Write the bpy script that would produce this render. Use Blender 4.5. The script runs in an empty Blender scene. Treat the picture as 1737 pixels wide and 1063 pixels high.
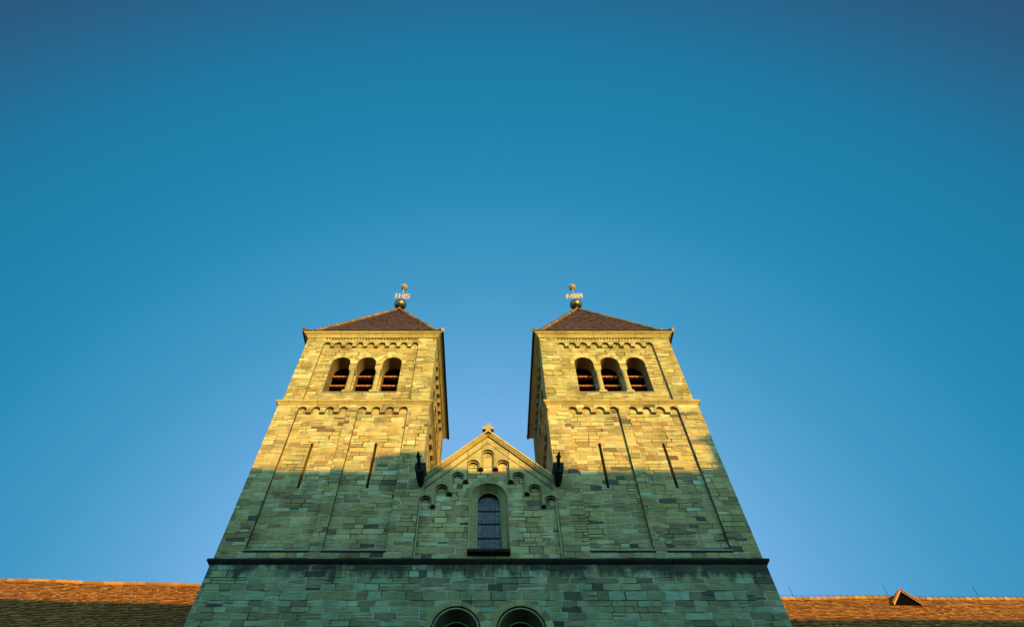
import bpy, math, random
from mathutils import Vector, geometry
random.seed(7)
R = math.radians
S = bpy.context.scene

# ------------------------------------------------------------------ camera
CAM_Z = 1.6
cam = bpy.data.objects.new('camera', bpy.data.cameras.new('camera'))
S.collection.objects.link(cam)
cam.location = (0, 0, CAM_Z)
cam.rotation_euler = (R(90 + 55.5), 0, 0)
cam.data.sensor_width = 36.0
cam.data.lens = 36.0 * 1000 / 1737
cam.data.shift_x = (868.5 - 828) / 1737
cam.data.clip_end = 5000
S.camera = cam

# ------------------------------------------------------------------ sun, sky, exposure
EXPOSURE, SKY_STRENGTH = 1.4, 0.15
SUN_AZ = 25.0                      # degrees to the right of straight behind the camera
K = 0.165                          # fall of a horizontal shadow line per metre away from the camera
SUN_EL = math.degrees(math.atan(K * math.cos(R(SUN_AZ))))
sd = Vector((math.sin(R(SUN_AZ)) * math.cos(R(SUN_EL)), -math.cos(R(SUN_AZ)) * math.cos(R(SUN_EL)), math.sin(R(SUN_EL))))
sun = bpy.data.objects.new('sun', bpy.data.lights.new('sun', 'SUN'))
S.collection.objects.link(sun)
sun.data.energy = 2.8
sun.data.angle = R(0.45)
sun.data.color = (1.0, 0.555, 0.06)
sun.rotation_euler = sd.to_track_quat('Z', 'Y').to_euler()
W = bpy.data.worlds.new('World'); S.world = W; W.use_nodes = True
nt = W.node_tree
bg = nt.nodes['Background']; bg.inputs['Strength'].default_value = SKY_STRENGTH
sky = nt.nodes.new('ShaderNodeTexSky'); sky.sky_type = 'NISHITA'; sky.sun_disc = False
sky.sun_elevation = R(SUN_EL); sky.sun_rotation = math.atan2(sd.x, sd.y)
sky.air_density = 1.0; sky.dust_density = 0.2; sky.ozone_density = 2.0
tint = nt.nodes.new('ShaderNodeMix'); tint.data_type = 'RGBA'; tint.blend_type = 'MULTIPLY'
tint.inputs[0].default_value = 1.0
tint.inputs[7].default_value = (0.92, 1.35, 1.13, 1)
nt.links.new(sky.outputs[0], tint.inputs[6])
# evening sky opposite the sun: pale above the far horizon, deepening to a saturated blue overhead and to the sides
geo = nt.nodes.new('ShaderNodeTexCoord'); dot = nt.nodes.new('ShaderNodeVectorMath'); dot.operation = 'DOT_PRODUCT'
dot.inputs[1].default_value = (0, math.cos(R(20)), math.sin(R(20)))
nt.links.new(geo.outputs['Generated'], dot.inputs[0])
grad = nt.nodes.new('ShaderNodeValToRGB')
SKY = [(.30, (.030, .072, .170)), (.40, (.022, .115, .240)), (.50, (.012, .190, .365)), (.67, (.014, .252, .455)), (.79, (.062, .325, .58)), (.84, (.088, .358, .632)), (.90, (.16, .425, .77)), (1.0, (.30, .55, .88))]
grad.color_ramp.interpolation = 'B_SPLINE'
el = grad.color_ramp.elements
while len(el) < len(SKY): el.new(.5)
for i, (p_, c_) in enumerate(SKY): el[i].position = p_; el[i].color = (*c_, 1)
nt.links.new(dot.outputs['Value'], grad.inputs[0])
gain = nt.nodes.new('ShaderNodeVectorMath'); gain.operation = 'SCALE'; gain.inputs['Scale'].default_value = 1 / (SKY_STRENGTH * 2 ** EXPOSURE)
nt.links.new(grad.outputs[0], gain.inputs[0])
wgt = nt.nodes.new('ShaderNodeMapRange'); wgt.interpolation_type = 'SMOOTHSTEP'
for i, v in ((1, -.15), (2, .32)): wgt.inputs[i].default_value = v
nt.links.new(dot.outputs['Value'], wgt.inputs[0])
blend = nt.nodes.new('ShaderNodeMix'); blend.data_type = 'RGBA'
nt.links.new(wgt.outputs[0], blend.inputs[0]); nt.links.new(tint.outputs[2], blend.inputs[6]); nt.links.new(gain.outputs[0], blend.inputs[7])
nt.links.new(blend.outputs[2], bg.inputs['Color'])
S.view_settings.view_transform = 'Standard'; S.view_settings.look = 'None'
S.view_settings.exposure = EXPOSURE; S.view_settings.gamma = 1.0

# ------------------------------------------------------------------ material helpers
class NT:
    def __init__(s, name):
        s.mat = bpy.data.materials.new(name); s.mat.use_nodes = True
        s.t = s.mat.node_tree; s.b = s.t.nodes['Principled BSDF']
    def n(s, kind, **kw):
        x = s.t.nodes.new(kind)
        for k, v in kw.items(): setattr(x, k, v)
        return x
    def put(s, sock, v):
        if v is None: return
        if isinstance(v, bpy.types.NodeSocket): s.t.links.new(v, sock)
        else: sock.default_value = v
    def m(s, op, a, b=None, c=None, clamp=False):
        x = s.n('ShaderNodeMath', operation=op); x.use_clamp = clamp
        for i, v in enumerate((a, b, c)): s.put(x.inputs[i], v)
        return x.outputs[0]
    def vec(s, x, y, z=0.0):
        c = s.n('ShaderNodeCombineXYZ')
        s.put(c.inputs[0], x); s.put(c.inputs[1], y); s.put(c.inputs[2], z); return c.outputs[0]
    def white(s, v):
        w = s.n('ShaderNodeTexWhiteNoise', noise_dimensions='3D'); s.put(w.inputs['Vector'], v); return w
    def noise(s, v, scale, detail=3.0, rough=0.55):
        w = s.n('ShaderNodeTexNoise'); s.put(w.inputs['Vector'], v)
        w.inputs['Scale'].default_value = scale; w.inputs['Detail'].default_value = detail
        w.inputs['Roughness'].default_value = rough; return w.outputs['Fac']
    def ramp(s, f, stops, mode='LINEAR'):
        r = s.n('ShaderNodeValToRGB'); r.color_ramp.interpolation = mode; e = r.color_ramp.elements
        while len(e) < len(stops): e.new(0.5)
        for i, (p, c) in enumerate(stops):
            e[i].position = p; e[i].color = (c[0], c[1], c[2], 1) if not isinstance(c, float) else (c, c, c, 1)
        s.put(r.inputs[0], f); return r.outputs[0]
    def mix(s, f, a, b, blend='MIX'):
        x = s.n('ShaderNodeMix', data_type='RGBA', blend_type=blend)
        s.put(x.inputs[0], f)
        for i, v in ((6, a), (7, b)):
            s.put(x.inputs[i], (v[0], v[1], v[2], 1) if isinstance(v, tuple) else v)
        return x.outputs[2]
    def maprange(s, v, a, b, c=0.0, d=1.0):
        x = s.n('ShaderNodeMapRange', interpolation_type='SMOOTHSTEP')
        for i, q in enumerate((v, a, b, c, d)): s.put(x.inputs[i], q)
        return x.outputs[0]
    def uv(s):
        u = s.n('ShaderNodeUVMap', uv_map='metres'); sp = s.n('ShaderNodeSeparateXYZ')
        s.t.links.new(u.outputs[0], sp.inputs[0]); return u.outputs[0], sp.outputs[0], sp.outputs[1]
    def bump(s, h, strength, dist):
        b = s.n('ShaderNodeBump'); s.put(b.inputs['Height'], h)
        b.inputs['Strength'].default_value = strength; b.inputs['Distance'].default_value = dist
        s.t.links.new(b.outputs[0], s.b.inputs['Normal'])
    def done(s, col, rough=0.9, metal=0.0, spec=0.25):
        s.put(s.b.inputs['Base Color'], (col[0], col[1], col[2], 1) if isinstance(col, tuple) else col)
        s.put(s.b.inputs['Roughness'], rough); s.put(s.b.inputs['Metallic'], metal)
        s.b.inputs['Specular IOR Level'].default_value = spec
        return s.mat

STONE = [(0.0, (.12, .105, .065)), (.022, (.13, .11, .065)), (.045, (.29, .23, .115)), (.20, (.345, .275, .12)), (.34, (.40, .335, .14)),
         (.50, (.43, .365, .155)), (.68, (.47, .415, .18)), (.86, (.50, .455, .215)), (1.0, (.60, .55, .30))]
STONE_HIGH = [(0.0, (.24, .19, .075)), (.2, (.31, .25, .095)), (.5, (.36, .30, .115)), (.8, (.41, .355, .14)), (1.0, (.54, .49, .25))]
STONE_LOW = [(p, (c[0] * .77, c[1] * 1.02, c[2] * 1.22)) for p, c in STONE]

def ashlar(name, ch=.265, bw=.60, seed=0.0, soot=None, cols=None):
    q = NT(name); uvv, u, v = q.uv()
    wob = q.noise(uvv, 2.3, 2.0); wob2 = q.noise(q.vec(v, u, 3.1 + seed), 3.1, 2.0)
    u1 = q.m('ADD', u, q.m('MULTIPLY', q.m('SUBTRACT', wob, .5), .07))
    v1 = q.m('ADD', v, q.m('MULTIPLY', q.m('SUBTRACT', wob2, .5), .035))
    vs = q.m('DIVIDE', v1, ch)
    vs = q.m('ADD', vs, q.m('MULTIPLY', q.m('SINE', q.m('ADD', q.m('MULTIPLY', vs, 1.93), seed)), .13))
    vs = q.m('ADD', vs, q.m('MULTIPLY', q.m('SINE', q.m('MULTIPLY', vs, .77)), .24))
    row = q.m('FLOOR', vs); fv = q.m('FRACT', vs)
    rr = q.white(q.vec(row, seed, 4.4)).outputs['Value']
    us = q.m('MULTIPLY', q.m('DIVIDE', u1, bw), q.m('ADD', .78, q.m('MULTIPLY', rr, .5)))
    us = q.m('ADD', us, q.m('MULTIPLY', rr, 53.7))
    us = q.m('ADD', us, q.m('MULTIPLY', q.m('SINE', q.m('ADD', q.m('MULTIPLY', us, 2.3), q.m('MULTIPLY', rr, 40.0))), .17))
    us = q.m('ADD', us, q.m('MULTIPLY', q.m('SINE', q.m('MULTIPLY', us, .9)), .25))
    col = q.m('FLOOR', us); fu = q.m('FRACT', us)
    cell0 = q.white(q.vec(col, row, 7.7 + seed)).outputs['Value']
    split = q.m('LESS_THAN', cell0, .17)
    fv2 = q.m('MULTIPLY', fv, q.m('ADD', 1.0, split))
    sub = q.m('MULTIPLY', q.m('FLOOR', fv2), split)
    fvb = q.m('FRACT', fv2)
    wn = q.white(q.vec(col, q.m('ADD', row, q.m('MULTIPLY', sub, .37)), 1.3 + seed))
    sep = q.n('ShaderNodeSeparateColor'); q.t.links.new(wn.outputs['Color'], sep.inputs[0])
    r1, r2, r3 = sep.outputs
    du = q.m('MULTIPLY', q.m('MINIMUM', fu, q.m('SUBTRACT', 1.0, fu)), bw)
    dv = q.m('MULTIPLY', q.m('MINIMUM', fvb, q.m('SUBTRACT', 1.0, fvb)), q.m('DIVIDE', ch, q.m('ADD', 1.0, split)))
    d = q.m('MINIMUM', du, dv)
    stone = q.maprange(d, .008, .019)
    base = q.ramp(r1, cols or STONE)
    base = q.mix(1.0, base, q.ramp(q.white(q.vec(r1, r2, r3)).outputs['Value'], [(0, (1.02, .90, .84)), (.28, (1.0, .96, .94)), (.5, (.98, 1, 1)), (.78, (.93, 1.03, 1.08)), (1, (.88, 1.05, 1.30))]), 'MULTIPLY')
    # bedding streaks, darker veins and grain of each block
    sv = q.vec(q.m('ADD', q.m('MULTIPLY', u, 1.6), q.m('MULTIPLY', r2, 90.0)), q.m('ADD', q.m('MULTIPLY', v, 11.0), q.m('MULTIPLY', u, q.m('SUBTRACT', r3, .5))), r3)
    streak = q.noise(sv, 1.6, 4.0, .65)
    grain = q.noise(uvv, 38.0, 3.0, .7)
    patch = q.noise(uvv, .55, 3.0)
    base = q.mix(1.0, base, q.ramp(streak, [(.30, .62), (.52, 1.0), (.75, 1.14)]), 'MULTIPLY')
    base = q.mix(1.0, base, q.ramp(grain, [(.25, .72), (.6, 1.08)]), 'MULTIPLY')
    base = q.mix(1.0, base, q.ramp(patch, [(.30, .76), (.48, 1.0), (.7, 1.05)]), 'MULTIPLY')
    rain = q.noise(q.vec(q.m('MULTIPLY', u, 1.9), q.m('MULTIPLY', v, .22), 5.0 + seed), 1.3, 4.0, .6)
    base = q.mix(1.0, base, q.ramp(rain, [(.34, .80), (.50, 1.0)]), 'MULTIPLY')
    jn = q.noise(uvv, .9, 2.0, .6)
    mort = q.mix(q.maprange(jn, .40, .60), (.07, .06, .045), (.62, .56, .38))
    c = q.mix(stone, mort, base)
    if soot:                                     # run-off stain under the big cornice
        z0, dz = soot
        st = q.noise(q.vec(q.m('MULTIPLY', u, 1.4), q.m('MULTIPLY', v, .5), 9.0), 1.5, 5.0, .7)
        e = q.maprange(v, z0 - dz, z0)
        c = q.mix(q.m('MULTIPLY', q.maprange(q.m('ADD', q.m('MULTIPLY', e, q.m('ADD', .40, q.m('MULTIPLY', q.maprange(u, 3.5, 8.5), .16))), q.m('SUBTRACT', st, .5)), .18, .42), .85), c, (.035, .033, .028))
    q.bump(q.m('ADD', q.m('MULTIPLY', stone, q.m('ADD', .7, q.m('MULTIPLY', r2, .6))), q.m('MULTIPLY', q.m('ADD', grain, streak), .45)), 1.0, .024)
    return q.done(c, .92, 0, .2)

def dressed(name, tone=(.47, .40, .21), joint=.95, seed=0.0, jc=(.16, .13, .08)):
    q = NT(name); uvv, u, v = q.uv()
    us = q.m('DIVIDE', u, joint)
    us = q.m('ADD', us, q.m('MULTIPLY', q.m('SINE', q.m('MULTIPLY', us, 1.7)), .3))
    f = q.m('FRACT', us); d = q.m('MULTIPLY', q.m('MINIMUM', f, q.m('SUBTRACT', 1.0, f)), joint)
    rv = q.white(q.vec(q.m('FLOOR', us), seed, 2.0)).outputs['Value']
    g = q.noise(uvv, 26.0, 3.0, .65); p = q.noise(q.vec(u, q.m('MULTIPLY', v, 3.0), 2.0), 1.7, 4.0, .6)
    c = q.mix(1.0, tone, q.ramp(rv, [(0, .80), (1, 1.12)]), 'MULTIPLY')
    c = q.mix(1.0, c, q.ramp(g, [(.3, .82), (.65, 1.06)]), 'MULTIPLY')
    c = q.mix(1.0, c, q.ramp(p, [(.32, .70), (.55, 1.0)]), 'MULTIPLY')
    c = q.mix(q.maprange(d, .006, .014), jc, c)
    q.bump(q.m('ADD', g, p), .5, .008)
    return q.done(c, .9, 0, .2)

def block_stone(name):
    q = NT(name); uvv, u, v = q.uv()
    a = q.n('ShaderNodeAttribute', attribute_name='rnd')
    g = q.noise(uvv, 26.0, 3.0, .65); p = q.noise(uvv, 3.0, 4.0, .6)
    c = q.ramp(a.outputs['Fac'], STONE[2:])
    c = q.mix(1.0, c, q.ramp(g, [(.3, .76), (.65, 1.06)]), 'MULTIPLY')
    c = q.mix(1.0, c, q.ramp(p, [(.32, .75), (.55, 1.0)]), 'MULTIPLY')
    q.bump(q.m('ADD', g, p), .6, .01)
    return q.done(c, .92, 0, .2)

def tiles(name, stops, rough=.85):
    q = NT(name); uvv, u, v = q.uv()
    a = q.n('ShaderNodeAttribute', attribute_name='rnd')
    g = q.noise(uvv, 14.0, 4.0, .65); p = q.noise(uvv, .5, 3.0)
    c = q.ramp(a.outputs['Fac'], stops)
    c = q.mix(1.0, c, q.ramp(g, [(.28, .62), (.62, 1.1)]), 'MULTIPLY')
    c = q.mix(1.0, c, q.ramp(p, [(.3, .80), (.7, 1.08)]), 'MULTIPLY')
    q.bump(g, .6, .01)
    return q.done(c, rough, 0, .3)

def simple(name, col, rough=.7, metal=0.0, vary=.35, scale=9.0, bump=.3, spec=.2):
    q = NT(name); tc = q.n('ShaderNodeTexCoord').outputs['Object']
    g = q.noise(tc, scale, 4.0, .65)
    c = q.mix(1.0, col, q.ramp(g, [(.28, 1.0 - vary), (.68, 1.0 + vary * .5)]), 'MULTIPLY')
    if bump: q.bump(g, bump, .01)
    return q.done(c, rough, metal, spec)

M = {}
M['stone'] = ashlar('sandstone ashlar', .235, .55, 0.0)
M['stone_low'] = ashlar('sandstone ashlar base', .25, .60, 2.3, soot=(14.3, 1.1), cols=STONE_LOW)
M['stone_high'] = ashlar('sandstone ashlar belfry', .20, .52, 5.1, cols=STONE_HIGH)
M['stone_gable'] = ashlar('cleaner gable ashlar', .24, .50, 7.9, cols=[(p, (min(.7, c[0] * 1.2), min(.7, c[1] * 1.2), c[2] * 1.22)) for p, c in STONE])
M['grime_shade'] = simple('grimy recess stone', (.085, .068, .040), .95, 0, .45, 5.0)  # grime plus crevice shade, both put into the colour of recess faces
M['recess_shade'] = simple('recess stone with painted shade', (.25, .195, .085), .95, 0, .4, 5.0)  # darker tone paints the shade inside slits and small arches
M['reveal'] = dressed('opening stone', (.215, .165, .09), .30, 8.0)  # belfry jambs and vaults darkened in colour to deepen their shade
M['column'] = dressed('column stone', (.36, .31, .15), 9.0, 8.5)
M['black_course'] = dressed('sooty cornice stone', (.034, .031, .027), 1.15, 6.0, (.012, .011, .010))
M['black'] = simple('unlit hollow', (.004, .004, .004), 1.0, 0, .2, 9.0, 0, 0.0)  # flat black stands in for shade in the dormer opening and cheeks
M['tile_edge'] = simple('dark tile edges', (.075, .036, .018), .95, 0, .5, 8.0)  # tile butts coloured dark to paint shadow lines between the courses
M['dressed'] = dressed('dressed sandstone', (.47, .395, .175))
M['dressed_grey'] = dressed('dressed window stone', (.42, .375, .19), .42, 3.0)
M['block'] = block_stone('arch stones')
M['soot'] = simple('soot black stone', (.030, .028, .025), .95, 0, .5, 6.0)
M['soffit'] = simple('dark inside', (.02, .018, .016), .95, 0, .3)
M['brown_tile'] = tiles('weathered brown tiles', [(0, (.064, .037, .040)), (.5, (.080, .046, .048)), (1, (.098, .057, .058))])
M['hip_tile'] = tiles('ridge cap tiles', [(0, (.22, .12, .06)), (1, (.46, .27, .12))])
M['red_tile'] = tiles('orange clay tiles', [(0, (.24, .085, .020)), (.35, (.35, .132, .024)), (.7, (.41, .165, .030)), (1, (.48, .23, .05))])
M['bronze'] = simple('weathered bronze', (.17, .145, .085), .36, .85, .5, 5.0)
M['gilt'] = simple('dull gilding', (.58, .44, .27), .5, .4, .3, 20.0, 0)
M['iron'] = simple('dark iron', (.05, .045, .04), .6, .6, .2)
M['wire'] = simple('thin conductor metal', (.03, .028, .025), .6, .3, .2)
M['lead'] = simple('grey lead sheet', (.30, .30, .27), .55, .4, .2)
M['louvre'] = simple('orange painted louvre wood', (.34, .135, .035), .75, 0, .4, 7.0)
M['wood_pale'] = simple('pale wood', (.45, .32, .15), .75, 0, .3)
M['plaster'] = simple('grey plaster', (.30, .28, .24), .95, 0, .2, 2.0)
M['ground'] = simple('cobbled ground', (.10, .095, .085), .95, 0, .4, 3.0)

def leaded(name):
    q = NT(name); uvv, u, v = q.uv()
    vo = q.n('ShaderNodeTexVoronoi', feature='DISTANCE_TO_EDGE'); q.put(vo.inputs['Vector'], uvv); vo.inputs['Scale'].default_value = 24
    vc = q.n('ShaderNodeTexVoronoi', feature='F1'); q.put(vc.inputs['Vector'], uvv); vc.inputs['Scale'].default_value = 24
    au = q.m('ABSOLUTE', q.m('SUBTRACT', u, .02))
    border = q.m('GREATER_THAN', au, .30)
    c = q.mix(.75, (.075, .085, .095), q.mix(1.0, vc.outputs['Color'], (.20, .20, .24), 'MULTIPLY'))
    bv = q.white(q.vec(q.m('FLOOR', q.m('MULTIPLY', v, 13.0)), border, 1.0)).outputs['Value']
    c = q.mix(border, c, q.ramp(bv, [(0, (.06, .12, .15)), (1, (.16, .27, .30))]))
    lead = q.m('MAXIMUM', q.m('LESS_THAN', vo.outputs['Distance'], .07), q.m('LESS_THAN', q.m('ABSOLUTE', q.m('SUBTRACT', au, .30)), .010))
    c = q.mix(lead, c, (.02, .02, .022))
    q.bump(vc.outputs['Distance'], .35, .01)
    return q.done(c, .42, 0, .5)
M['glass'] = leaded('leaded glass')

# ------------------------------------------------------------------ mesh helpers
class MB:
    def __init__(s): s.v = []; s.f = []; s.mi = []; s.r = []; s.uv = {}; s.smooth = set()
    def face(s, pts, mi=0, rnd=.5, uv=None, smooth=False):
        k = len(s.v); s.v += [tuple(p) for p in pts]; s.f.append(tuple(range(k, k + len(pts))))
        s.mi.append(mi); s.r.append(rnd)
        if uv: s.uv[len(s.f) - 1] = uv
        if smooth: s.smooth.add(len(s.f) - 1)
    def box(s, a, b, mi=0, rnd=.5):
        x0, y0, z0 = a; x1, y1, z1 = b
        P = [(x0, y0, z0), (x1, y0, z0), (x1, y1, z0), (x0, y1, z0), (x0, y0, z1), (x1, y0, z1), (x1, y1, z1), (x0, y1, z1)]
        for q in ((0, 3, 2, 1), (4, 5, 6, 7), (0, 1, 5, 4), (1, 2, 6, 5), (2, 3, 7, 6), (3, 0, 4, 7)):
            s.face([P[i] for i in q], mi, rnd)
    def hexa(s, P, mi=0, rnd=.5):           # eight corners: bottom loop then top loop
        for q in ((0, 3, 2, 1), (4, 5, 6, 7), (0, 1, 5, 4), (1, 2, 6, 5), (2, 3, 7, 6), (3, 0, 4, 7)):
            s.face([P[i] for i in q], mi, rnd)
    def loft(s, loops, closed=True, mi=0, rnd=.5, smooth=False):
        for a, b in zip(loops, loops[1:]):
            n = len(a)
            for i in range(n if closed else n - 1):
                j = (i + 1) % n
                s.face([a[i], a[j], b[j], b[i]], mi, rnd, None, smooth)
    def tube(s, path, r, n=8, mi=0, cap=True, rnd=.5, closed=False):
        path = [Vector(p) for p in path]; loops = []; m = len(path)
        rs = r if isinstance(r, (list, tuple)) else [r] * m
        for i, p in enumerate(path):
            if closed: t = path[(i + 1) % m] - path[i - 1]
            else: t = path[min(i + 1, m - 1)] - path[max(i - 1, 0)]
            t.normalize()
            ref = Vector((0, 1, 0)) if abs(t.y) < .9 else Vector((1, 0, 0))
            a = t.cross(ref).normalized(); b = t.cross(a)
            loops.append([p + (a * math.cos(k * 2 * math.pi / n) + b * math.sin(k * 2 * math.pi / n)) * rs[i] for k in range(n)])
        if closed: loops.append(loops[0])
        s.loft(loops, True, mi, rnd, True)
        if cap and not closed: s.face(loops[0], mi, rnd); s.face(loops[-1], mi, rnd)
    def lathe(s, c, prof, n=20, mi=0, axis='Z'):
        loops = []
        for r, z in prof:
            loops.append([(c[0] + r * math.cos(2 * math.pi * k / n), c[1] + r * math.sin(2 * math.pi * k / n), c[2] + z) for k in range(n)])
        s.loft(loops, True, mi, .5, True)
    def build(s, name, mats, parent=None, origin=(0, 0, 0)):
        if not isinstance(mats, (list, tuple)): mats = [mats]
        me = bpy.data.meshes.new(name)
        # weld equal corners so that every surface is one connected sheet
        idx = {}; vs = []; fs = []
        for f in s.f:
            nf = []
            for i in f:
                k = tuple(round(c, 4) for c in s.v[i])
                if k not in idx: idx[k] = len(vs); vs.append(s.v[i])
                nf.append(idx[k])
            fs.append(nf)
        keep = [i for i, f in enumerate(fs) if len(set(f)) == len(f)]
        me.from_pydata([(v[0] - origin[0], v[1] - origin[1], v[2] - origin[2]) for v in vs], [], [fs[i] for i in keep])
        uvl = me.uv_layers.new(name='metres'); at = me.attributes.new('rnd', 'FLOAT', 'FACE')
        for p, i in zip(me.polygons, keep):
            p.material_index = s.mi[i]; at.data[p.index].value = s.r[i]; p.use_smooth = i in s.smooth
            n = p.normal; u = s.uv.get(i)
            for k, li in enumerate(p.loop_indices):
                w = vs[me.loops[li].vertex_index]
                if u: c = u[k]
                elif abs(n.z) > .75: c = (w[0], w[1])
                elif abs(n.y) >= abs(n.x): c = (w[0], w[2])
                else: c = (w[1] + 31.0, w[2])
                uvl.data[li].uv = c
        for m in mats: me.materials.append(m)
        o = bpy.data.objects.new(name, me); S.collection.objects.link(o)
        if parent is None: o.location = origin
        else: o.parent = parent
        return o

def tag(o, label, cat, group=None, kind=None):
    if label: o['label'] = label
    if cat: o['category'] = cat
    if group: o['group'] = group
    if kind: o['kind'] = kind
    return o
def empty(name, loc):
    o = bpy.data.objects.new(name, None); S.collection.objects.link(o); o.location = loc; return o

class Frame:                                     # a wall plane: u along it, v up, w into the wall
    def __init__(s, o, u, n): s.o = Vector((o[0], o[1], 0)); s.u = Vector((u[0], u[1], 0)); s.n = Vector((n[0], n[1], 0))
    def p(s, u, v, w=0.0): return s.o + s.u * u + s.n * w + Vector((0, 0, v))
def frames(x0, x1, y0, y1):
    cx, cy = (x0 + x1) / 2, (y0 + y1) / 2
    return [(Frame((cx, y0), (1, 0), (0, 1)), (x1 - x0) / 2), (Frame((x1, cy), (0, 1), (-1, 0)), (y1 - y0) / 2),
            (Frame((x0, cy), (0, -1), (1, 0)), (y1 - y0) / 2), (Frame((cx, y1), (-1, 0), (0, -1)), (x1 - x0) / 2)]

def plate(mb, fr, outer, holes, w0, w1, mi=0, rim=False, hm=None, ha=None):
    hm = mi if hm is None else hm; ha = hm if ha is None else ha
    loops = [outer] + holes
    flat = [p for l in loops for p in l]
    tri = geometry.tessellate_polygon([[Vector((p[0], p[1], 0)) for p in l] for l in loops])
    for t in tri:
        a, b, c = (flat[i] for i in t)
        if (b[0] - a[0]) * (c[1] - a[1]) - (b[1] - a[1]) * (c[0] - a[0]) < 0: b, c = c, b
        mb.face([fr.p(a[0], a[1], w0), fr.p(b[0], b[1], w0), fr.p(c[0], c[1], w0)], mi)
    for l in (loops if rim else holes):
        for i in range(len(l)):
            a, b = l[i], l[(i + 1) % len(l)]
            mb.face([fr.p(a[0], a[1], w0), fr.p(b[0], b[1], w0), fr.p(b[0], b[1], w1), fr.p(a[0], a[1], w1)], hm if abs(a[0] - b[0]) < .004 and abs(a[1] - b[1]) > .6 else ha)

def arc(c, z, r, n=12, a0=math.pi, a1=0.0):
    return [(c + r * math.cos(a0 + (a1 - a0) * i / n), z + r * math.sin(a0 + (a1 - a0) * i / n)) for i in range(n + 1)]
def archloop(c, r, zb, zs, n=16):                # bottom-left, up, over, down to bottom-right
    return [(c - r, zb)] + arc(c, zs, r, n) + [(c + r, zb)]
def scallop(u0, u1, vb, n, aw, zs, drop, grow=0.0):
    lw = ((u1 - u0) - n * aw) / max(n - 1, 1); r = aw / 2
    P = [(u0 - grow, vb - grow)]
    for i in range(n):
        c = u0 + r + i * (aw + lw)
        P += arc(c, zs, r + grow, 10)
        if i < n - 1: P += [(c + r + grow, zs - drop - grow * .0), (c + r + lw - grow, zs - drop)]
    return P + [(u1 + grow, vb - grow)]

def ring_blocks(mb, fr, c, zs, r0, r1, w0, w1, n, gap=.012, lim=9.0, seed=0):
    rg = random.Random(seed)
    for i in range(n):
        a, b = math.pi * i / n, math.pi * (i + 1) / n
        ga = gap / r0 / 2
        a += ga; b -= ga; rr = r1 * rg.uniform(.96, 1.05); q = rg.random()
        st = 3
        for k in range(st):
            x, y = a + (b - a) * k / st, a + (b - a) * (k + 1) / st
            pt = lambda t, r: (c - max(-lim, min(lim, r * math.cos(t))), zs + r * math.sin(t))
            p = [pt(x, r0), pt(y, r0), pt(y, rr), pt(x, rr)]
            mb.face([fr.p(*z, w0) for z in p], 0, q)
        pa = lambda r: pt(a, r); pb = lambda r: pt(b, r)
        for A, B in ((pa(r0), pa(rr)), (pb(r0), pb(rr)), (pa(rr), pb(rr))):
            mb.face([fr.p(*A, w0), fr.p(*B, w0), fr.p(*B, w1), fr.p(*A, w1)], 0, q)

def cornice(mb, rect, prof, cap_top=True, mi=0):
    x0, x1, y0, y1 = rect; loops = []
    for o, z in prof: loops.append([(x0 - o, y0 - o, z), (x1 + o, y0 - o, z), (x1 + o, y1 + o, z), (x0 - o, y1 + o, z)])
    mb.loft(loops, True, mi)
    if cap_top: mb.face(loops[-1], mi)

# ------------------------------------------------------------------ ground
mb = MB(); mb.face([(-1500, -1500, 0), (1500, -1500, 0), (1500, 1500, 0), (-1500, 1500, 0)])
tag(mb.build('ground', M['ground']), 'dark paved ground around the church', None, None, 'structure')

# ------------------------------------------------------------------ church
ORG = (0, 20, 0)
church = tag(empty('church', ORG), 'twin towered sandstone church front, upper half lit golden, lower half in green shade', 'church')
XO, XI = 10.26, 2.85                             # outer and inner tower edges
def P(mb, name, mats, parent, label=None):
    o = mb.build(name, mats, parent, ORG)
    if label: o['label'] = label
    return o

# -- lower front block with its pair of arched windows
LOWY = 19.95
rect_low = (-XO - .01, XO + .01, LOWY, 28.3)
fr_low = frames(*rect_low)
mb = MB()
LW = [(-1.10, .855), (1.12, .855)]
F0 = fr_low[0][0]; h0 = fr_low[0][1]
plate(mb, F0, [(-h0, 0), (h0, 0), (h0, 14.3), (-h0, 14.3)], [archloop(c, r, 9.3, 11.87, 24) for c, r in LW], 0, .3, 0, False, 1, 1)
for f, h in fr_low[1:]: plate(mb, f, [(-h, 0), (h, 0), (h, 14.3), (-h, 14.3)], [], 0, 0)
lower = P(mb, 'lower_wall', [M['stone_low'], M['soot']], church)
for c, r in LW:
    mb = MB()
    L_ = lambda r, w_, z0, zs: [F0.p(*q, w_) for q in archloop(c, r, z0, zs, 24)]
    A, B, C = L_(.825, .055, 9.3, 11.87), L_(.755, .055, 9.3, 11.87), L_(.56, .42, 9.3, 11.80)
    C2, Dd = L_(.555, .62, 9.3, 11.80), L_(.52, .75, 9.3, 11.80)
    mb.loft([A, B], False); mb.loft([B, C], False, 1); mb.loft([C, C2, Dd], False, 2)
    w = P(mb, 'arched_window', [M['dressed_grey'], M['grime_shade'], M['soot']], lower)
    mb = MB(); mb.face(Dd); P(mb, 'window_pane', M['glass'], w)
    mb = MB(); mb.tube([F0.p(*q, .055) for q in archloop(c, .785, 9.3, 11.87, 24)], .032, 8)
    mb.tube([F0.p(*q, .42) for q in archloop(c, .575, 9.3, 11.80, 24)], .03, 8)
    P(mb, 'moulding', M['dressed_grey'], w)
    mb = MB(); ring_blocks(mb, F0, c, 11.87, .87, 1.07, -.006, .01, 9, seed=int(c * 10)); P(mb, 'arch_stones', M['block'], w)

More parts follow.
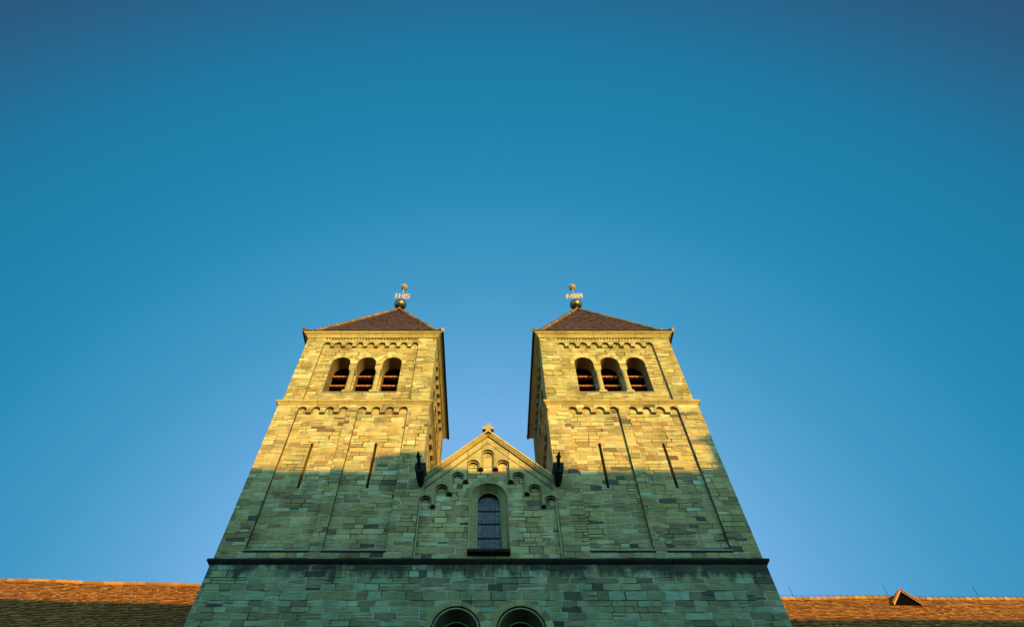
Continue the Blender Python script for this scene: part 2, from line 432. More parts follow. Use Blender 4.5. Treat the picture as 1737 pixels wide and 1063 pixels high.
# -- the black string course above it
mb = MB()
cornice(mb, (-XO, XO, 20.0, 28.25), [(.004, 14.24), (.04, 14.26), (.06, 14.30), (.11, 14.35), (.12, 14.36), (.12, 14.39), (.15, 14.40), (.15, 14.48), (.03, 14.56)])
P(mb, 'main_cornice', M['black_course'], church)

# -- towers
def tower(sx):
    x0, x1 = (-XO, -XI) if sx < 0 else (XI, XO)
    base = MB()
    # middle storey: recessed face (w = .14) with slits
    rects = (x0, x1, 20.0, 28.25)
    frs = frames(*rects)
    panels = []
    for i, (f, h) in enumerate(frs):
        g = .25 if i in (0, 3) else .30
        pn = [(-(h - 1.04), -g), (g, h - 1.04)]
        panels.append(pn)
        slits = []
        if i == 0:
            for a, b in pn:
                c = (a + b) / 2 - .02; slits.append([(c - .065, 17.92), (c - .065, 20.44), (c + .065, 20.44), (c + .065, 17.92)])
        hh = h - .14
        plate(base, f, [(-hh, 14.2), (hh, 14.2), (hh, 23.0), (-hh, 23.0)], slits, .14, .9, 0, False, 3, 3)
        for s_ in slits: base.face([f.p(q[0], q[1], .9) for q in s_], 1)
    # belfry storey
    bx0, bx1 = x0 + .06, x1 - .06
    rectb = (bx0, bx1, 20.1, 28.15)
    fb = frames(*rectb)
    OPC = [-1.39, 0.0, 1.39]; OR = .505; OZS = 26.32; SILL = 24.02
    for i, (f, h) in enumerate(fb):
        hh = h - .14
        big = scallop(OPC[0] - OR, OPC[2] + OR, SILL, 3, OR * 2, OZS, .24)
        if i == 3:
            plate(base, f, [(-hh, 23.0), (hh, 23.0), (hh, 28.5), (-hh, 28.5)], [], .14, .2, 2); continue
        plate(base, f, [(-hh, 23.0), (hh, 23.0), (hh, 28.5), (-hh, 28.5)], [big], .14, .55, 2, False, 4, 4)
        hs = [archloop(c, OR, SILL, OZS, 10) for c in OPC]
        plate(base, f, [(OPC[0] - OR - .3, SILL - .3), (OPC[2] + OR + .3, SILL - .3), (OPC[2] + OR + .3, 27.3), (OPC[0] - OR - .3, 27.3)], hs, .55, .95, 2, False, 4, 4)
        # inner skin that closes the chamber
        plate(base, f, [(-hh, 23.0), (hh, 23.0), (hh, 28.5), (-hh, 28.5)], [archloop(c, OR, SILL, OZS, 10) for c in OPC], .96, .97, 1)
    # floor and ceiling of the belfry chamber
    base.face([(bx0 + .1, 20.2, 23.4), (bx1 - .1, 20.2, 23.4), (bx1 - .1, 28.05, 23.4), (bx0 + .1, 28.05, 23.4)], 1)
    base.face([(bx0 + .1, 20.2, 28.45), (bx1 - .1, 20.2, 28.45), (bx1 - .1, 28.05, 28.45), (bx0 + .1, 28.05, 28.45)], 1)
    tw = P(base, 'bell_tower', [M['stone'], M['soffit'], M['stone_high'], M['recess_shade'], M['reveal']], church, 'left bell tower' if sx < 0 else 'right bell tower')
    # raised strips with round-arched friezes
    for i, (f, h) in enumerate(frs[:3]):
        mb = MB(); holes = [scallop(a, b, 14.92, 4, .42, 22.50, .17) for a, b in panels[i]]
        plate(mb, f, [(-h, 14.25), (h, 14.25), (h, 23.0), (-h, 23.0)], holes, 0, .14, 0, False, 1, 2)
        P(mb, 'arched_frieze', [M['stone'], M['grime_shade'], M['recess_shade']], tw)
        for a, b in panels[i]:
            mb = MB(); A, B = f.p(a - .03, 14.88, -.035), f.p(b + .03, 14.93, .14)
            mb.box((min(A.x, B.x), min(A.y, B.y), A.z), (max(A.x, B.x), max(A.y, B.y), B.z)); A, B = f.p(a - .03, 14.82, -.02), f.p(b + .03, 14.88, .10); mb.box((min(A.x, B.x), min(A.y, B.y), A.z), (max(A.x, B.x), max(A.y, B.y), B.z - .003), 1); P(mb, 'panel_sill', [M['lead'], M['soot']], tw)
    f, h = frs[3]; mb = MB(); plate(mb, f, [(-h, 14.25), (h, 14.25), (h, 23.0), (-h, 23.0)], [], 0, .1); P(mb, 'rear_wall', M['stone'], tw)
    for i, (f, h) in enumerate(fb):
        mb = MB()
        pw = 2.66 if i in (0, 3) else 3.0
        holes = [scallop(-pw, pw, 23.15, 9, .40 if pw < 2.8 else .45, 27.80, .15)]
        nt_ = 31; st = 2 * pw / nt_
        for k in range(nt_):
            c = -pw + (k + .5) * st
            holes.append([(c - .070, 28.37), (c + .070, 28.37), (c, 28.20)])
        plate(mb, f, [(-h, 23.0), (h, 23.0), (h, 28.5), (-h, 28.5)], holes, 0, .14, 0, False, 1, 1)
        P(mb, 'arched_frieze', [M['stone_high'], M['recess_shade']], tw)
    # string course between the storeys
    mb = MB(); cornice(mb, rects, [(.003, 22.84), (.03, 22.86), (.06, 22.91), (.11, 22.95), (.13, 22.96), (.13, 23.0), (.145, 23.005), (.145, 23.045), (-.2, 23.10)])
    P(mb, 'string_course', M['dressed'], tw)
    # cove under the eaves
    mb = MB(); cornice(mb, rectb, [(.003, 28.37), (.05, 28.39), (.05, 28.43), (.08, 28.46), (.14, 28.53), (.21, 28.58), (.27, 28.61), (.27, 28.68)])
    P(mb, 'eaves_cornice', M['dressed'], tw)
    # columns, impost band, louvres, arch stones
    for i, (f, h) in enumerate(fb[:3]):
        mb = MB()
        for c, s0 in zip(OPC, (1, 2, 3)): ring_blocks(mb, f, c, OZS, OR + .004, OR + .27, .134, .16, 9, lim=.688, seed=s0 + i * 7 + (5 if sx > 0 else 0))
        P(mb, 'arch_stones', M['block'], tw)
        for a, b in ((-2.64, OPC[0] - OR - .01), (OPC[0] + OR + .01, OPC[1] - OR - .01), (OPC[1] + OR + .01, OPC[2] - OR - .01), (OPC[2] + OR + .01, 2.64)):
            A = [f.p(a, 26.22, .145), f.p(b, 26.22, .145), f.p(b, 26.22, .115), f.p(a, 26.22, .115)]
            B = [f.p(a, 26.31, .145), f.p(b, 26.31, .145), f.p(b, 26.31, .10), f.p(a, 26.31, .10)]
            mb = MB(); mb.hexa(A + B); P(mb, 'impost_band', M['dressed'], tw)
        for c in ((OPC[0] + OPC[1]) / 2, (OPC[1] + OPC[2]) / 2):
            cc = f.p(c, 0, .30); mb = MB()
            q = .185
            def sq(z, r): return [f.p(c - r, z, .30 - r), f.p(c + r, z, .30 - r), f.p(c + r, z, .30 + r), f.p(c - r, z, .30 + r)]
            mb.loft([sq(SILL - .02, q + .015), sq(SILL + .13, q + .015)]); mb.face(sq(SILL + .13, q + .015))
            mb.lathe((cc.x, cc.y, SILL + .13), [(.185, 0), (.20, .03), (.20, .07), (.165, .10), (.155, .13), (.170, .155), (.145, .19), (.145, .20)], 18)
            mb.lathe((cc.x, cc.y, SILL + .33), [(.145, 0), (.143, .7), (.138, 1.32), (.155, 1.34), (.155, 1.38), (.138, 1.40)], 18)
            mb.loft([sq(25.72, .10), sq(25.80, .16), sq(25.90, .18), sq(25.98, .185), sq(26.08, .185)])
            P(mb, 'column', M['column'], tw)
        for c in OPC:
            for z in (24.55, 25.32, 26.06):
                mb = MB(); n = 4; wv = 2 * OR / n * .98
                for k in range(n * 6):
                    t0, t1 = k / (n * 6), (k + 1) / (n * 6)
                    u0, u1 = c - OR + .015 + t0 * (2 * OR - .03), c - OR + .015 + t1 * (2 * OR - .03)
                    sc = lambda t: .045 * abs(math.sin(math.pi * n * t))
                    b0, b1 = z - .085 - sc(t0), z - .085 - sc(t1)
                    ow = .80
                    ztop = z - .015
                    mb.face([f.p(u0, b0, ow), f.p(u1, b1, ow), f.p(u1, ztop, ow), f.p(u0, ztop, ow)])
                    mb.face([f.p(u0, b0, ow), f.p(u1, b1, ow), f.p(u1, b1, ow + .03), f.p(u0, b0, ow + .03)])
                    mb.face([f.p(u0, b0, ow + .03), f.p(u1, b1, ow + .03), f.p(u1, z - .03, ow + .03), f.p(u0, z - .03, ow + .03)])
                    mb.face([f.p(u0, ztop, ow), f.p(u1, ztop, ow), f.p(u1, z + .26, ow + .5), f.p(u0, z + .26, ow + .5)])
                    mb.face([f.p(u0, z - .03, ow + .03), f.p(u1, z - .03, ow + .03), f.p(u1, z + .23, ow + .5), f.p(u0, z + .23, ow + .5)])
                P(mb, 'louvre_board', M['louvre'], tw)
        mb = MB(); A = [f.p(OPC[0] - OR - .01, SILL - .05, .10), f.p(OPC[2] + OR + .01, SILL - .05, .10), f.p(OPC[2] + OR + .01, SILL - .05, .96), f.p(OPC[0] - OR - .01, SILL - .05, .96)]
        B = [p + Vector((0, 0, .045)) for p in A]; mb.hexa(A + B); P(mb, 'belfry_sill', M['lead'], tw)
    # roof of plain tiles with swept eaves
    ex0, ex1, ey0, ey1 = bx0 - .31, bx1 + .31, 19.79, 28.46
    cx, cy, ze, za = (ex0 + ex1) / 2, 24.4, 28.71, 37.65
    prof = [(1.0, 0.0), (.935, .22), (.87, .72), (.79, 1.50), (.02, 8.74), (.0, 8.94)]
    def at(s):                                   # 0..1 along the profile -> fraction, height
        d = [0.0]
        for (a, b), (c, e) in zip(prof, prof[1:]): d.append(d[-1] + math.hypot((a - c) * 4.1, e - b))
        t = s * d[-1]
        for i in range(len(prof) - 1):
            if t <= d[i + 1] + 1e-9:
                q = (t - d[i]) / (d[i + 1] - d[i]); return prof[i][0] + (prof[i + 1][0] - prof[i][0]) * q, prof[i][1] + (prof[i + 1][1] - prof[i][1]) * q
        return prof[-1]
    def corner(k, fr_, z): 
        X, Y = ((ex0, ey0), (ex1, ey0), (ex1, ey1), (ex0, ey1))[k % 4]
        return Vector((cx + (X - cx) * fr_, cy + (Y - cy) * fr_, z))
    mb = MB(); rows = 72; rg = random.Random(11 + sx)
    nrm = [Vector((0, -1, .42)).normalized(), Vector((1, 0, .42)).normalized(), Vector((0, 1, .42)).normalized(), Vector((-1, 0, .42)).normalized()]
    for k in range(4):
        for r in range(rows):
            f0, h0_ = at(r / rows); f1, h1_ = at((r + 1) / rows)
            A, B = corner(k, f0, ze + h0_), corner(k + 1, f0, ze + h0_); C, Dd = corner(k + 1, f1, ze + h1_), corner(k, f1, ze + h1_)
            n = max(1, int((B - A).length / .17)) if k != 2 else max(1, int((B - A).length / 1.0))
            for j in range(n):
                t0, t1 = j / n, (j + 1) / n; lift = nrm[k] * rg.uniform(.008, .020)
                a, b = A.lerp(B, t0), A.lerp(B, t1); c, d = Dd.lerp(C, t1), Dd.lerp(C, t0); q = rg.random()
                jit = Vector((0, 0, -rg.uniform(0, .012)))
                mb.face([a + lift + jit, b + lift + jit, c, d], 0, q)
                mb.face([a, b, b + lift + jit, a + lift + jit], 2, q * .4)
    mb.face([corner(0, 1, ze - .02), corner(1, 1, ze - .02), corner(2, 1, ze - .02), corner(3, 1, ze - .02)], 1)
    mb.loft([[corner(k, 1, ze - .02) for k in range(4)], [corner(k, 1, ze + .03) for k in range(4)]], True, 1)
    roof = P(mb, 'tower_roof', [M['brown_tile'], M['soffit'], M['tile_edge']], tw)
    for k in range(4):
        mb = MB(); n = 27
        for j in range(n):
            f0, h0_ = at(j / n); f1, h1_ = at((j + 1.12) / n if j < n - 1 else 1.0)
            a, b = corner(k, f0 * 1.004, ze + h0_ + .05), corner(k, f1, ze + h1_ + .03)
            mb.tube([a, b], [.125, .095], 8, 0, True, rg.random())
        P(mb, 'hip_tiles', M['hip_tile'], tw)
    # gutter ends at the side eaves
    for xx in (ex0, ex1):
        mb = MB(); mb.tube([(xx, ey0 + .1, ze - .03), (xx, ey1 + .05, ze - .03)], .075, 8); P(mb, 'gutter', M['wire'], tw)
    return (cx, cy, ze + 8.94)
tips = [tower(-1), tower(1)]

# -- gable front between the towers
GS = .955                                        # rake of the gable
gz = lambda x, top: top - GS * abs(x)
FG = Frame((0, 20.0), (1, 0), (0, 1))
mb = MB()
win = archloop(.02, .74, 14.98, 17.44, 20)
plate(mb, FG, [(-XI, 14.2), (XI, 14.2), (XI, gz(XI, 20.72)), (0, 20.72), (-XI, gz(XI, 20.72))], [win], .19, .21)
gable = P(mb, 'gable_wall', M['stone_gable'], church)
AR = [(-2.58, 17.17, 16.97, .21), (-1.95, 17.74, 17.59, .22), (-1.295, 18.40, 18.23, .215), (-.645, 19.09, 18.90, .205), (0, 19.68, 18.90, .205)]
def stepped(grow):
    left = [(-2.79 - grow, 14.6 - grow)]
    for i, (c, zs, zc, r) in enumerate(AR):
        if i < 4:
            left += arc(c, zs, r + grow, 10)
            nc, _, _, nr = AR[i + 1]
            left += [(c + r + grow, zc + grow * .4), (nc - nr - grow, zc + grow * .4)]
        else:
            left += arc(c, zs, r + grow, 10)[:6]
    right = [(-x, z) for x, z in left[::-1]]
    return left + right[1:]
outer_g = [(-XI, 14.22), (XI, 14.22), (XI, gz(XI, 20.72)), (0, 20.72), (-XI, gz(XI, 20.72))]
mb = MB(); plate(mb, FG, outer_g, [stepped(.06)], .0, .09, 0, False, 1, 1); P(mb, 'stepped_arch_frieze', [M['dressed_grey'], M['grime_shade']], gable)
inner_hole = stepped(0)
mb = MB(); plate(mb, FG, [(-XI, 14.21), (XI, 14.21), (XI, gz(XI, 20.70)), (0, 20.70), (-XI, gz(XI, 20.70))], [inner_hole], .09, .19, 0, False, 1, 1); P(mb, 'arch_moulding', [M['dressed_grey'], M['grime_shade']], gable)
for i, (c, zs, zc, r) in enumerate(AR[:4]):
    nc, nr = AR[i + 1][0], AR[i + 1][3]
    for s_ in (-1, 1):
        a, b = sorted((s_ * (c + r), s_ * (nc - nr)))
        mb = MB(); mb.box((a, 20.0 + .06, zc - .035), (b, 20.0 + .20, zc + .03))
        P(mb, 'corbel', M['soot'], gable)
# raking coping and its mouldings
def rake(name, ztop, th, w0, w1, mat, x1=XI - .02):
    for s_ in (-1, 1):
        mb = MB()
        a = [FG.p(0, ztop, w0), FG.p(0, ztop, w1), FG.p(0, ztop - th, w1), FG.p(0, ztop - th, w0)]
        b = [FG.p(s_ * x1, ztop - GS * x1, w0), FG.p(s_ * x1, ztop - GS * x1, w1), FG.p(s_ * x1, ztop - th - GS * x1, w1), FG.p(s_ * x1, ztop - th - GS * x1, w0)]
        mb.loft([a, b]); mb.face(b); P(mb, name, mat, gable)
rake('coping', 21.0, .10, -.19, .75, M['dressed'])
rake('coping_moulding', 20.898, .09, -.14, .7, M['dressed'])
rake('coping_band', 20.806, .08, -.09, .7, M['dressed'])
for s_ in (-1, 1):
    mb = MB(); mb.tube([FG.p(0, 20.34, .0), FG.p(s_ * 2.72, 20.34 - GS * 2.72, .0)], .03, 8); P(mb, 'roll_moulding', M['dressed'], gable)
    mb = MB(); mb.tube([FG.p(s_ * 2.79, 14.55, .02), FG.p(s_ * 2.79, 17.2, .02)], .028, 8); P(mb, 'roll_moulding', M['dressed_grey'], gable)
# central window
mb = MB()
A = [FG.p(*q, .205) for q in archloop(.02, .74, 14.98, 17.44, 20)]; B = [FG.p(*q, .50) for q in archloop(.02, .50, 15.20, 17.47, 20)]
C = [FG.p(*q, .56) for q in archloop(.02, .455, 15.22, 17.48, 20)]; Dd = [FG.p(*q, .66) for q in archloop(.02, .45, 15.22, 17.48, 20)]
mb.loft([A, B], True); mb.loft([B, C, Dd], True, 1); window = P(mb, 'round_arched_window', [M['dressed_grey'], M['grime_shade']], gable)
mb = MB(); mb.face(Dd); P(mb, 'window_pane', M['glass'], window)
mb = MB(); mb.tube([FG.p(*q, .17) for q in archloop(.02, .77, 15.0, 17.44, 24)], .04, 8); mb.tube([FG.p(*q, .49) for q in archloop(.02, .485, 15.2, 17.47, 24)], .035, 8)
P(mb, 'moulding', M['dressed_grey'], window)
mb = MB(); ring_blocks(mb, FG, .02, 17.44, .83, 1.05, .184, .20, 11, seed=4); P(mb, 'arch_stones', M['block'], window)
for z in (17.14, 16.52, 15.87):
    mb = MB(); mb.box((-.44, 20.62, z - .016), (.48, 20.645, z + .016)); P(mb, 'glazing_bar', M['wire'], window)
mb = MB(); mb.hexa([FG.p(-.80, 14.80, .15), FG.p(.84, 14.80, .15), FG.p(.84, 14.84, -.05), FG.p(-.80, 14.84, -.05),
                    FG.p(-.70, 15.20, .55), FG.p(.74, 15.20, .55), FG.p(.84, 14.94, -.06), FG.p(-.80, 14.94, -.06)])
P(mb, 'window_sill', M['soot'], window)

# -- gargoyles at the feet of the gable
def gargoyle(x):
    mb = MB()
    secs = [(20.10, .08, .11, 17.98), (19.88, .14, .18, 18.04), (19.65, .18, .21, 18.10), (19.28, .195, .21, 18.16), (19.18, .215, .22, 18.17), (19.12, .215, .22, 18.17)]
    loops = []
    for y, hw, hh, zc in secs:
        loops.append([(x - hw, y, zc + hh * .9), (x - hw, y, zc - hh * .3), (x - hw * .72, y, zc - hh * .85), (x, y, zc - hh * 1.1), (x + hw * .72, y, zc - hh * .85), (x + hw, y, zc - hh * .3), (x + hw, y, zc + hh * .9)])
    mb.loft(loops); mb.face(loops[-1]); mb.face(loops[0])
    g = P(mb, 'gargoyle', M['soot'], church)
    mb = MB()                                    # neck and beaked head reaching out of the trough
    mb.tube([(x, 19.2, 18.12), (x - .02, 18.95, 18.17), (x - .03, 18.72, 18.22), (x - .035, 18.58, 18.25), (x - .03, 18.36, 18.24), (x - .02, 18.20, 18.20)], [.11, .085, .065, .085, .045, .010], 10)
    for s_ in (-1, 1): mb.tube([(x - .03 + s_ * .07, 18.62, 18.28), (x - .03 + s_ * .12, 18.68, 18.40)], [.04, .008], 6)
    P(mb, 'neck_and_beak', M['soot'], g)
    mb = MB(); mb.box((x - .225, 19.08, 18.365), (x + .225, 20.0, 18.40)); P(mb, 'rim', M['lead'], g)
gargoyle(-2.83); gargoyle(2.93)

# -- nave behind the gable
mb = MB()
for s_ in (-1, 1):
    mb.face([(0, 20.7, 20.6), (0, 62, 20.6), (s_ * 2.8, 62, 20.6 - GS * 2.8), (s_ * 2.8, 20.7, 20.6 - GS * 2.8)], 0, .5)
    mb.face([(s_ * 2.8, 28.5, 20.6 - GS * 2.8), (s_ * 2.8, 62, 20.6 - GS * 2.8), (s_ * 7, 62, 20.6 - GS * 7), (s_ * 7, 28.5, 20.6 - GS * 7)], 0, .5)
P(mb, 'nave_roof', M['red_tile'], church)
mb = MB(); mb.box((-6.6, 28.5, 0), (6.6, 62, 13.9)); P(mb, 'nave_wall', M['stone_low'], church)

# ------------------------------------------------------------------ stone cross on the gable
mb = MB(); cz = 21.10; y0, y1 = 19.86, 20.06
pts = [(-.085, .33), (.085, .33), (.085, .17), (.125, .12), (.265, .12), (.265, -.03), (.10, -.03), (.14, -.36), (-.14, -.36), (-.10, -.03), (-.265, -.03), (-.265, .12), (-.125, .12), (-.085, .17)]
fc = Frame((0, y0), (1, 0), (0, 1))
plate(mb, fc, [(a, b + cz) for a, b in pts], [], 0, .22, 0, True)
plate(mb, Frame((0, y0 + .22), (1, 0), (0, 1)), [(a, b + cz) for a, b in pts], [], 0, .1)
cross = mb.build('gable_cross', M['column'], None, (0, 20, 20.9)); tag(cross, 'small pale stone cross standing on the gable tip between the towers', 'cross')
mb = MB(); mb.box((-.265, 20.10, 20.70), (.265, 20.50, 21.02)); o = mb.build('pedestal', M['soot'], cross, (0, 20, 20.9))

# ------------------------------------------------------------------ weather vanes
GLY = {'I': [((.5, 0), (.5, 1))],
       'H': [((.12, 0), (.12, 1)), ((.88, 0), (.88, 1)), ((.12, .5), (.88, .5))],
       'S': [((.95, .93), (.2, .93)), ((.2, .93), (.12, .56)), ((.12, .56), (.85, .46)), ((.85, .46), (.80, .07)), ((.80, .07), (0, .07))],
       'M': [((.05, 0), (.05, 1)), ((.05, 1), (.5, .25)), ((.5, .25), (.95, 1)), ((.95, 1), (.95, 0))],
       'R': [((.12, 0), (.12, 1)), ((.12, .93), (.85, .93)), ((.85, .93), (.85, .5)), ((.85, .5), (.12, .5)), ((.4, .5), (.92, 0))],
       'A': [((.0, 0), (.45, 1)), ((.45, 1), (.9, 0)), ((.2, .38), (.7, .38)), ((.95, 0), (.95, 1))]}
def vane(tip, word, yaw, label):
    cx, cy, z = tip; L = (cx, cy, z)
    e = tag(empty('weather_vane', L), label, 'weather vane', 'weather vanes on the tower roofs')
    mb = MB(); mb.lathe((cx, cy, z - .38), [(.30, 0), (.20, .14), (.12, .36), (.10, .5)], 16); mb.build('lead_collar', M['lead'], e, L)
    mb = MB(); r = .455; zc = z + .60
    mb.lathe((cx, cy, zc), [(max(.001, r * math.sin(math.pi * k / 16)), -r * math.cos(math.pi * k / 16)) for k in range(17)], 28); mb.build('ball', M['bronze'], e, L)
    mb = MB(); mb.tube([(cx, cy, z), (cx, cy, z + 3.1)], .032, 8); mb.build('rod', M['gilt'], e, L)
    cu, su = math.cos(R(yaw)), math.sin(R(yaw))
    zb, hgt = z + 1.45, .56
    wl = {'IHS': [('I', -.60, -.30, 1), ('H', -.27, .20, 0), ('S', .22, .60, 0)], 'MRA': [('M', -.58, -.06, 0), ('R', .02, .30, 0), ('A', .30, .60, 0)]}[word]
    for ch, a, b, _ in wl:
        mb = MB()
        for (p, q) in GLY[ch]:
            (u0, v0), (u1, v1) = (a + (b - a) * p[0], p[1] * hgt), (a + (b - a) * q[0], q[1] * hgt)
            d = Vector((u1 - u0, v1 - v0)); d.normalize(); n = Vector((-d.y, d.x)) * .048
            cs = [(u0 + n.x, v0 + n.y), (u0 - n.x, v0 - n.y), (u1 - n.x, v1 - n.y), (u1 + n.x, v1 + n.y)]
            def w(u, v, t): return (cx + u * cu - t * su, cy - .05 + u * su + t * cu, zb + v)
            mb.hexa([w(u, v, -.014) for u, v in cs] + [w(u, v, .014) for u, v in cs])
        mb.build('letter', M['gilt'], e, L)
    mb = MB()
    for v in (-.015, hgt + .015):
        mb.tube([(cx - .62 * cu, cy - .05 - .62 * su, zb + v), (cx + .62 * cu, cy - .05 + .62 * su, zb + v)], .018, 6)
    mb.build('letter_frame', M['gilt'], e, L)
    # openwork crown orb
    zc = z + 3.06; r = .225; mb = MB()
    for k in range(4):
        a = math.pi * k / 4 + .3
        mb.tube([(cx + r * math.cos(a) * math.cos(t), cy + r * math.sin(a) * math.cos(t), zc + r * math.sin(t)) for t in [2 * math.pi * i / 20 for i in range(20)]], .026, 6, closed=True)
    for h in (-.12, .02):
        rr = math.sqrt(r * r - h * h); mb.tube([(cx + rr * math.cos(2 * math.pi * i / 20), cy + rr * math.sin(2 * math.pi * i / 20), zc + h) for i in range(20)], .03, 6, closed=True)
    mb.lathe((cx, cy, zc), [(.24, .03), (.21, .13), (.12, .22), (.03, .25), (.02, .36), (.001, .38)], 12)
    for k in range(8):
        a = 2 * math.pi * k / 8; c, s_ = math.cos(a), math.sin(a)
        mb.tube([(cx + .24 * c, cy + .24 * s_, zc - .02), (cx + .30 * c, cy + .30 * s_, zc + .05)], [.03, .012], 6)
    mb.build('crown', M['gilt'], e, L)
vane(tips[0], 'IHS', 4, 'weather vane with ball, crown and cut out letters IHS on left tower roof')
vane(tips[1], 'MRA', -4, 'weather vane with ball, crown and framed letters starting with M on right tower roof')

# ------------------------------------------------------------------ tiled wings left and right
ROOFT = 1.19
def wing(name, label, A, B, seed, guards):
    A, B = Vector((A[0], A[1], 0)), Vector((B[0], B[1], 0)); d = (B - A); ln = d.length; d.normalize(); n = Vector((d.y, -d.x, 0))   # n points to the camera side
    ZR = 19.35; dep = 6.2; rg = random.Random(seed)
    L = ((A.x + B.x) / 2, (A.y + B.y) / 2, 0); e = tag(empty(name, L), label, 'building wing', 'tiled wings beside the church')
    def pt(u, t, lift=0.0): return A + d * u + n * t + Vector((0, 0, ZR - ROOFT * t)) + (n * .766 + Vector((0, 0, .643))) * lift
    sag = lambda u: .035 * math.sin(u * .8 + seed) + .03 * math.sin(u * .31 + 2 * seed)
    mb = MB(); step = .115; rows = int(dep / step); tw_ = .19; cols = int(ln / tw_)
    for r in range(rows):
        t1, t0 = r * step, (r + 1) * step        # t0 lower edge
        off = .5 * (r % 2)
        for c in range(cols):
            u0, u1 = (c + off) * tw_, (c + off + 1) * tw_; q = rg.random()
            lf = rg.uniform(.016, .046); s0 = Vector((0, 0, sag(u0))); j = rg.uniform(-.012, .012)
            a, b = pt(u0, t0 + j, lf) + s0, pt(u1, t0 + j, lf) + s0; cc, dd = pt(u1, t1, 0) + s0, pt(u0, t1, 0) + s0
            mb.face([a, b, cc, dd], 0, q)
            mb.face([pt(u0, t0 + j, 0) + s0, pt(u1, t0 + j, 0) + s0, b, a], 3, q * .5)
            if guards and r % 4 == 1 and c % 5 == (r // 4) % 5 and 2 < r < 14:
                k = pt((u0 + u1) / 2, t0 - .02, lf + .012) + s0; mb.box((k.x - .025, k.y - .02, k.z - .02), (k.x + .025, k.y + .02, k.z + .05), 1)
    bk = [A - n * dep + Vector((0, 0, ZR - ROOFT * dep)), B - n * dep + Vector((0, 0, ZR - ROOFT * dep)), B + Vector((0, 0, ZR - .03)), A + Vector((0, 0, ZR - .03))]
    mb.face(bk, 0, .5)
    mb.face([pt(0, 0, -.03), pt(ln, 0, -.03), pt(ln, dep, -.03), pt(0, dep, -.03)], 2)
    roof = mb.build('roof', [M['red_tile'], M['lead'], M['soffit'], M['tile_edge']], e, L)
    mb = MB(); k = int(ln / .36)
    for i in range(k):
        u0, u1 = i * .36, i * .36 + .41
        p0, p1 = pt(u0, .0, 0) + Vector((0, 0, sag(u0) + .03)), pt(u1, .0, 0) + Vector((0, 0, sag(u1) + .015))
        mb.tube([p0, p1], [.125, .10], 8, 0, True, rg.random())
    mb.build('ridge_tiles', M['hip_tile'], roof, L)
    mb = MB(); w0 = dep - .5
    c4 = [A + n * w0, B + n * w0, B - n * w0, A - n * w0]; zt = ZR - ROOFT * (dep - .4)
    mb.loft([[Vector((p.x, p.y, 0)) for p in c4], [Vector((p.x, p.y, zt)) for p in c4]])
    for a, b in ((c4[0], c4[3]), (c4[1], c4[2])):
        m_ = (a + b) / 2; mb.face([Vector((a.x, a.y, zt)), Vector((b.x, b.y, zt)), Vector((m_.x, m_.y, ZR - .1))])
    mb.build('wall', M['plaster'], e, L)
    return e, roof, L, pt, sag
eL, rL, LL, ptL, sgL = wing('abbey_wing', 'long orange tiled roof of the wing running out left of the church', (-46, 28.43), (-9.6, 30.23), 3, True)
eR, rR, LR, ptR, sgR = wing('abbey_wing', 'long orange tiled roof with a small dormer running out right of the church', (9.6, 31.02), (52, 31.55), 5, False)

# dormer on the right roof
mb = MB(); yf = 30.52; xd = 22.28; zp = 19.44; zb = 18.55; ze_ = 18.66; hw = .80; yb = 31.5
def slopes(mb, s_, z_off, y0, y1, mi, ex=0.0, t=.05):
    a = [(xd, y0, zp + z_off), (xd + s_ * (hw + ex), y0, ze_ + z_off - ex * .7), (xd + s_ * (hw + ex), y1, ze_ + z_off - ex * .7), (xd, y1, zp + z_off)]
    mb.hexa(a + [(p[0], p[1], p[2] + t) for p in a], mi, random.random())
for s_ in (-1, 1): slopes(mb, s_, .03, yf - .16, yb, 0)
fr_d = Frame((xd, yf - .02), (1, 0), (0, 1))
plate(mb, fr_d, [(-hw + .1, zb - .1), (hw - .1, zb - .1), (hw - .1, ze_ - .02), (0, zp - .06), (-hw + .1, ze_ - .02)], [], 0, 0, 1)
for s_ in (-1, 1): mb.face([(xd + s_ * (hw - .1), yf + .02, zb - .2), (xd + s_ * (hw - .1), yf + .02, ze_), (xd + s_ * (hw - .1), yb - .4, ze_), (xd + s_ * (hw - .1), yb - .4, zb - .2)], 1)
dorm = mb.build('dormer', [M['red_tile'], M['black']], rR, LR)
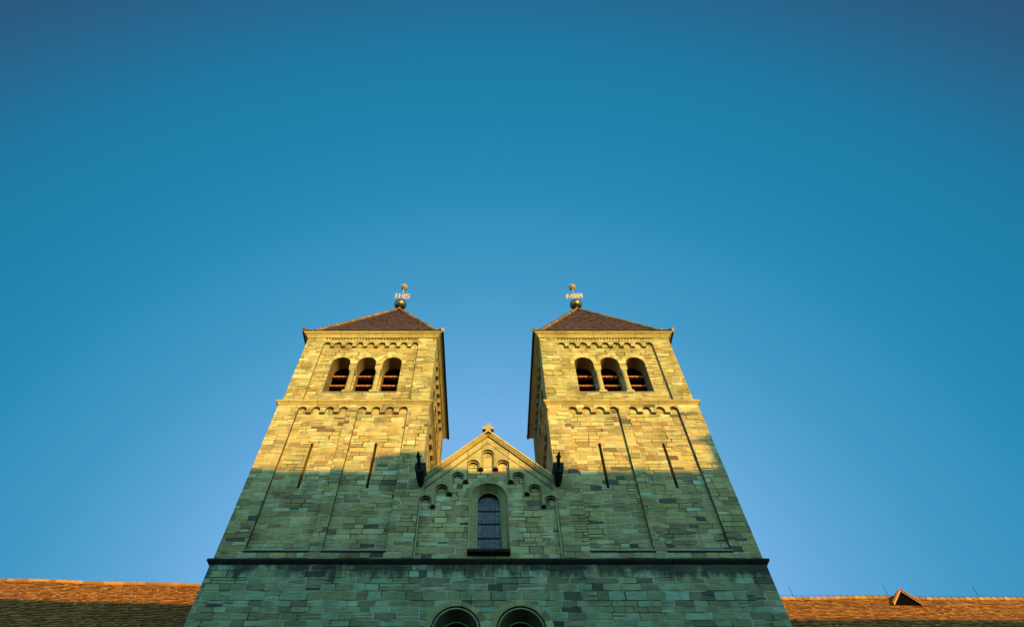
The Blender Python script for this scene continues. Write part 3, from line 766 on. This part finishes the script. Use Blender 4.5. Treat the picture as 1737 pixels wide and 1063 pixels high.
for s_ in (-1, 1):
    mb = MB()
    for k, (zo, th, yy, mi) in enumerate(((.03, .075, yf - .19, 0), (-.045, .075, yf - .14, 1))):
        a = [(xd, yy, zp + zo - th * .5), (xd + s_ * (hw - .04), yy, ze_ + zo - th * .5), (xd + s_ * (hw - .04), yy + .04, ze_ + zo - th * .5), (xd, yy + .04, zp + zo - th * .5)]
        mb.hexa(a + [(p[0], p[1], p[2] + th) for p in a], mi)
    mb.build('barge_board', [M['louvre'], M['wood_pale']], dorm, LR)

# lightning rods and the ridge conductor
for x in (16.75, 22.05, 27.05):
    u = x - 9.6; p = ptR(u, 0) + Vector((0, 0, sgR(u))); mb = MB()
    mb.tube([p, p + Vector((0, 0, .78))], [.016, .012], 6); o = mb.build('lightning_rod', M['wire'], rR, LR)
mb = MB(); mb.tube([ptR(u, 0) + Vector((0, 0, .20 + sgR(u) * .5)) for u in range(0, 42, 2)], .008, 5); mb.build('ridge_wire', M['wire'], rR, LR)

# ------------------------------------------------------------------ the building behind the camera that shades the lower front
YR = -17.0; ZR = 18.87 + (20 - YR) * K; XS = (20 - YR) * math.tan(R(SUN_AZ))
L = (0, YR, 0); e = tag(empty('house_row', L), 'long tall house row across the square, facing the church front', 'building')
mb = MB(); mb.box((-70, YR - 6, 0), (95, YR + 6, ZR - 6.5)); mb.build('wall', M['plaster'], e, L)
mb = MB(); a = [(-71, YR - 6.5), (96, YR - 6.5), (96, YR + 6.5), (-71, YR + 6.5)]
ridge = [Vector((-65, YR, ZR)), Vector((90, YR, ZR))]; lo = [Vector((x, y, ZR - 6.6)) for x, y in a]
mb.face([lo[0], lo[1], ridge[1], ridge[0]]); mb.face([lo[2], lo[3], ridge[0], ridge[1]]); mb.face([lo[1], lo[2], ridge[1]]); mb.face([lo[3], lo[0], ridge[0]]); mb.face(lo)
roof = mb.build('roof', M['red_tile'], e, L)
for a, b, top, cap in ((-4.75, -3.25, 19.70, .12), (-3.3, -2.95, 19.42, .06), (10.15, 12.0, 20.75, .28)):  # last chimney is added in place of a tree crown, for its shadow
    mb = MB(); zt = top + (20 - YR) * K
    mb.box((a + XS, YR - .5, ZR - 2), (b + XS, YR + .5, zt - .22)); mb.box((a + XS - cap, YR - .5 - cap, zt - .22), (b + XS + cap, YR + .5 + cap, zt)); mb.build('chimney', M['plaster'], roof, L)
